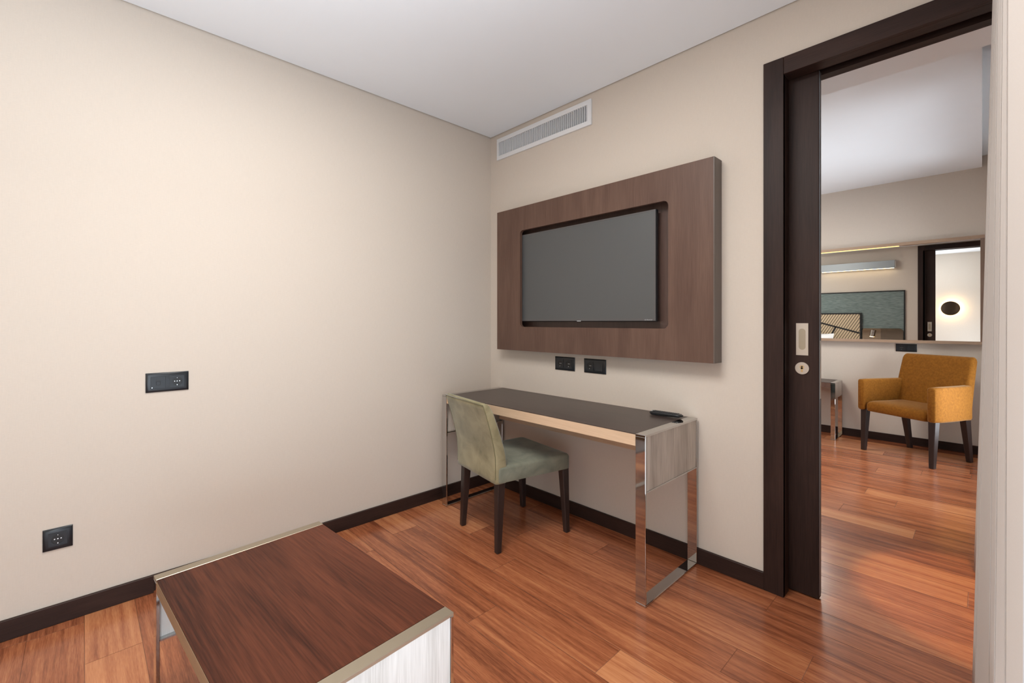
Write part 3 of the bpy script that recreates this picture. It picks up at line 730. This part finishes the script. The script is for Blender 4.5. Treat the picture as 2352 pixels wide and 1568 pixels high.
# bedside mirror panels and reading lamp
bp_ = thing('bedside_mirror_panel', 'low tinted mirror panel with rounded corners beside the bed, half bronze half smoked', 'mirror panel', (1.515, 0.18, 0.6))
o_ = lambda bm: xform(bm, Matrix.Translation((-1.515, -0.18, -0.6)))
def top_round(x0, x1, z0, z1, y0, y1, rl, rr):
    out = []
    if rr: out += [(x1-rr+rr*math.cos(a), z1-rr+rr*math.sin(a)) for a in [PI/2*k/6 for k in range(7)]]
    else: out += [(x1, z1)]
    if rl: out += [(x0+rl-rl*math.sin(a), z1-rl+rl*math.cos(a)) for a in [PI/2*k/6 for k in range(7)]]
    else: out += [(x0, z1)]
    out += [(x0, z0), (x1, z0)]
    return loft(bmesh.new(), [[(p[0], y, p[1]) for p in out] for y in (y0, y1)])
obj('bronze_half', o_(top_round(1.248, 1.489, 0.45, 1.132, 0.1890, 0.205, 0.03, 0)), M['bronze_mirror'], bp_)
obj('smoked_half', o_(top_round(1.490, 1.770, 0.45, 1.132, 0.1890, 0.205, 0, 0.05)), M['smoked'], bp_)
rl = thing('reading_lamp', 'small chrome cylinder reading lamp glowing beside the bed, seen in the mirror', 'lamp', (1.385, 0.205, 1.05))
bm = cyl(bmesh.new(), (0.012, 0.055, 0.055), (-0.18, 0, -1), 0.030, 0.11, 28)
obj('lamp_shade', bm, M['chrome'], rl, smooth=40)
obj('arm', cyl(bmesh.new(), (0.0, 0.0005, 0.02), (0, 1, 0), 0.008, 0.04, 16), M['chrome'], rl, smooth=40)
obj('bulb', cyl(bmesh.new(), (-0.008, 0.055, -0.0545), (-0.18, 0, -1), 0.024, 0.002, 24), glow('warm_bulb', (1.0, 0.62, 0.28), 45), rl)

# linear wall lamp above the bed
bl_ = thing('linear_wall_lamp', 'long aluminium bar lamp lit underneath on the bed wall, seen in the mirror', 'lamp', (1.17, 0.16, 2.178))
bm = bmesh.new(); box(bm, -0.50, 0.50, 0.045, 0.095, -0.062, 0.062, 0.002, 1)
obj('lamp_housing', bm, M['alu'], bl_)
bm = bmesh.new(); box(bm, 0.5002, 0.520, 0.044, 0.096, -0.064, 0.064, 0.002, 1); box(bm, -0.520, -0.5002, 0.044, 0.096, -0.064, 0.064, 0.002, 1)
obj('end_cap', bm, M['chrome'], bl_)
bm = bmesh.new(); box(bm, 0.45, 0.515, 0.0005, 0.044, -0.03, 0.03); box(bm, -0.515, -0.45, 0.0005, 0.044, -0.03, 0.03)
obj('wall_bracket', bm, M['white'], bl_)
obj('diffuser', B(-0.49, 0.49, 0.05, 0.09, -0.066, -0.0622), glow('warm_light_strip', (1.0, 0.80, 0.50), 5), bl_)

# round wall light behind the photographer
sc = thing('round_wall_light', 'round dark wall light with a glowing halo, seen through the door in the mirror', 'lamp', (2.19, -3.42, 1.52))
obj('backplate', cyl(bmesh.new(), (0, 0.0005, 0), (0, 1, 0), 0.06, 0.030, 32), M['white'], sc, smooth=40)
obj('front_disc', cyl(bmesh.new(), (0, 0.052, 0), (0, 1, 0), 0.146, 0.012, 64), M['smoked'], sc, smooth=40)
obj('light_ring', cyl(bmesh.new(), (0, 0.040, 0), (0, 1, 0), 0.120, 0.011, 48), glow('warm_halo', (1.0, 0.70, 0.32), 70), sc)

# added spot, out of view, making the warm patch on the bedroom floor
dl = thing('added_spotlight', 'small added spotlight, out of view, in the lowered bedroom ceiling just inside the door', 'lamp', (2.74, 0.42, 2.45))
obj('trim_ring', cyl(bmesh.new(), (0, 0, -0.0005), (0, 0, -1), 0.045, 0.004, 32), M['white'], dl)
obj('lens', cyl(bmesh.new(), (0, 0, -0.0046), (0, 0, -1), 0.03, 0.001, 24), glow('spot_lens', (1.0, 0.70, 0.36), 10), dl)
sl = bpy.data.lights.new('floor_patch_spot', 'SPOT'); sl.energy = 130; sl.color = (1.0, 0.60, 0.20); sl.spot_size = math.radians(27); sl.spot_blend = 0.25; sl.shadow_soft_size = 0.025
so = bpy.data.objects.new('floor_patch_spot', sl); COL.objects.link(so); so.location = (2.74, 0.42, 2.43); so.rotation_euler = (math.radians(3), 0, 0)

# ------------------------------------------------------------------ curtains
def curtain(name, path, z0, z1, mat, label, cat='curtain', th=0.003):
    """path: list of ((x,y) at bottom, (x,y) at top); smooth curve through them"""
    def cr(p0, p1, p2, p3, t):
        return [0.5*((2*b)+(-a+c)*t+(2*a-5*b+4*c-d)*t*t+(-a+3*b-3*c+d)*t**3) for a, b, c, d in zip(p0, p1, p2, p3)]
    P = [(*a, *b) for a, b in path]; P = [P[0]]+P+[P[-1]]; C = []
    for i in range(1, len(P)-2):
        for k in range(8): C.append(cr(P[i-1], P[i], P[i+1], P[i+2], k/8))
    C.append(P[-1])
    bm = bmesh.new(); nz = 12; cols = []
    for c in C:
        cols.append([bm.verts.new((c[0]+(c[2]-c[0])*k/nz, c[1]+(c[3]-c[1])*k/nz, z0+(z1-z0)*k/nz)) for k in range(nz+1)])
    for a, b in zip(cols, cols[1:]):
        for k in range(nz): bm.faces.new((a[k], b[k], b[k+1], a[k+1]))
    o = obj(name, bm, mat, smooth=180)
    md = o.modifiers.new('thickness', 'SOLIDIFY'); md.thickness = th
    return tag(o, label, cat)
# folds of the near drape: crest x (bottom, top) at each y, troughs towards the window
def folds(crests, depth, zb=0.02, zt=2.78):
    out = []
    for i, (y, xb, zb0, xt, zt0) in enumerate(crests):
        s = (xt-xb)/(zt0-zb0); b = xb+(zb-zb0)*s; t_ = xt+(zt-zt0)*s
        out.append(((b, y), (t_, y)))
        if i < len(crests)-1:
            ny, nb, nzb, nt, nzt = crests[i+1]; s2 = (nt-nb)/(nzt-nzb); b2 = nb+(zb-nzb)*s2; t2 = nt+(zt-nzt)*s2
            out.append((((b+b2)/2+depth, (y+ny)/2), ((t_+t2)/2+depth, (y+ny)/2)))
    return out
near = [(-0.22, 2.622, 0.078, 2.667, 2.262), (-0.45, 2.631, 0.211, 2.670, 2.146), (-0.75, 2.656, 0.393, 2.670, 1.998),
        (-1.05, 2.661, 0.562, 2.671, 1.849), (-1.40, 2.666, 0.760, 2.668, 1.677)]
def box_pleats(lines, zb, zt, y_end):
    """broad flat panels that overlap each other like box pleats; each line is a panel edge facing the room"""
    E = []
    for y, xb, z0, xt, z1 in lines:
        k = (xt-xb)/(z1-z0); E.append((y, xb+(zb-z0)*k, xb+(zt-z0)*k))
    E.append((y_end, E[-1][1]+0.012, E[-1][2]+0.012)); out = [((E[0][1]+0.09, -0.13), (E[0][2]+0.09, -0.13))]
    P = lambda dx, y, a, b: out.append(((a+dx, y), (b+dx, y)))
    for (y, a, b), (y2, a2, b2) in zip(E, E[1:]):
        P(0.040, y+0.016, a, b); P(0.010, y+0.014, a, b); P(0.0, y, a, b); P(0.001, y-0.03, a, b)
        P(0.004, (y+y2)/2, (a+a2)/2, (b+b2)/2); P(0.009, y2+0.045, a2, b2); P(0.022, y2+0.026, a2, b2); P(0.050, y2+0.030, a2, b2)
    return out
pth = box_pleats(near, 0.02, 2.785, -1.62)
dc = curtain('drape_curtain', pth, 0.02, 2.785, M['drape'], 'beige floor-length pleated curtain at the right edge of the picture')
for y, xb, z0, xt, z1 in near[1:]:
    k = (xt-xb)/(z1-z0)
    obj('pleat_shade_line', tube(bmesh.new(), [(xb+(z-z0)*k-0.0012, y+0.001, z) for z in (0.03, 0.7, 1.4, 2.1, 2.78)], 0.0011, 6), M['fold_shade'], dc)  # thin tubes added as the shade lines between pleats
sh = [(-1.70, 2.668, 0.9, 2.669, 1.5), (-1.86, 2.662, 0.9, 2.662, 1.5), (-2.02, 2.664, 0.9, 2.664, 1.5)]
pth = [((2.74, -1.64), (2.74, -1.64))]+folds(sh, 0.05)+[((2.76, -2.10), (2.76, -2.10))]
curtain('sheer_curtain', pth, 0.02, 2.785, M['sheer'], 'white sheer curtain beside the beige one, cut off by the right picture edge')
far = [(0.90, 2.618, 0.01, 2.672, 2.1), (1.05, 2.632, 0.01, 2.678, 2.1), (1.20, 2.640, 0.01, 2.682, 2.1), (1.38, 2.645, 0.01, 2.684, 2.1)]
pth = [((2.72, 0.88), (2.74, 0.88))]+folds(far, 0.07)+[((2.72, 1.46), (2.74, 1.46))]
curtain('bedroom_curtain', pth, 0.01, 2.785, M['drape'], 'narrow beige curtain edge in the bedroom, just behind the near curtain')
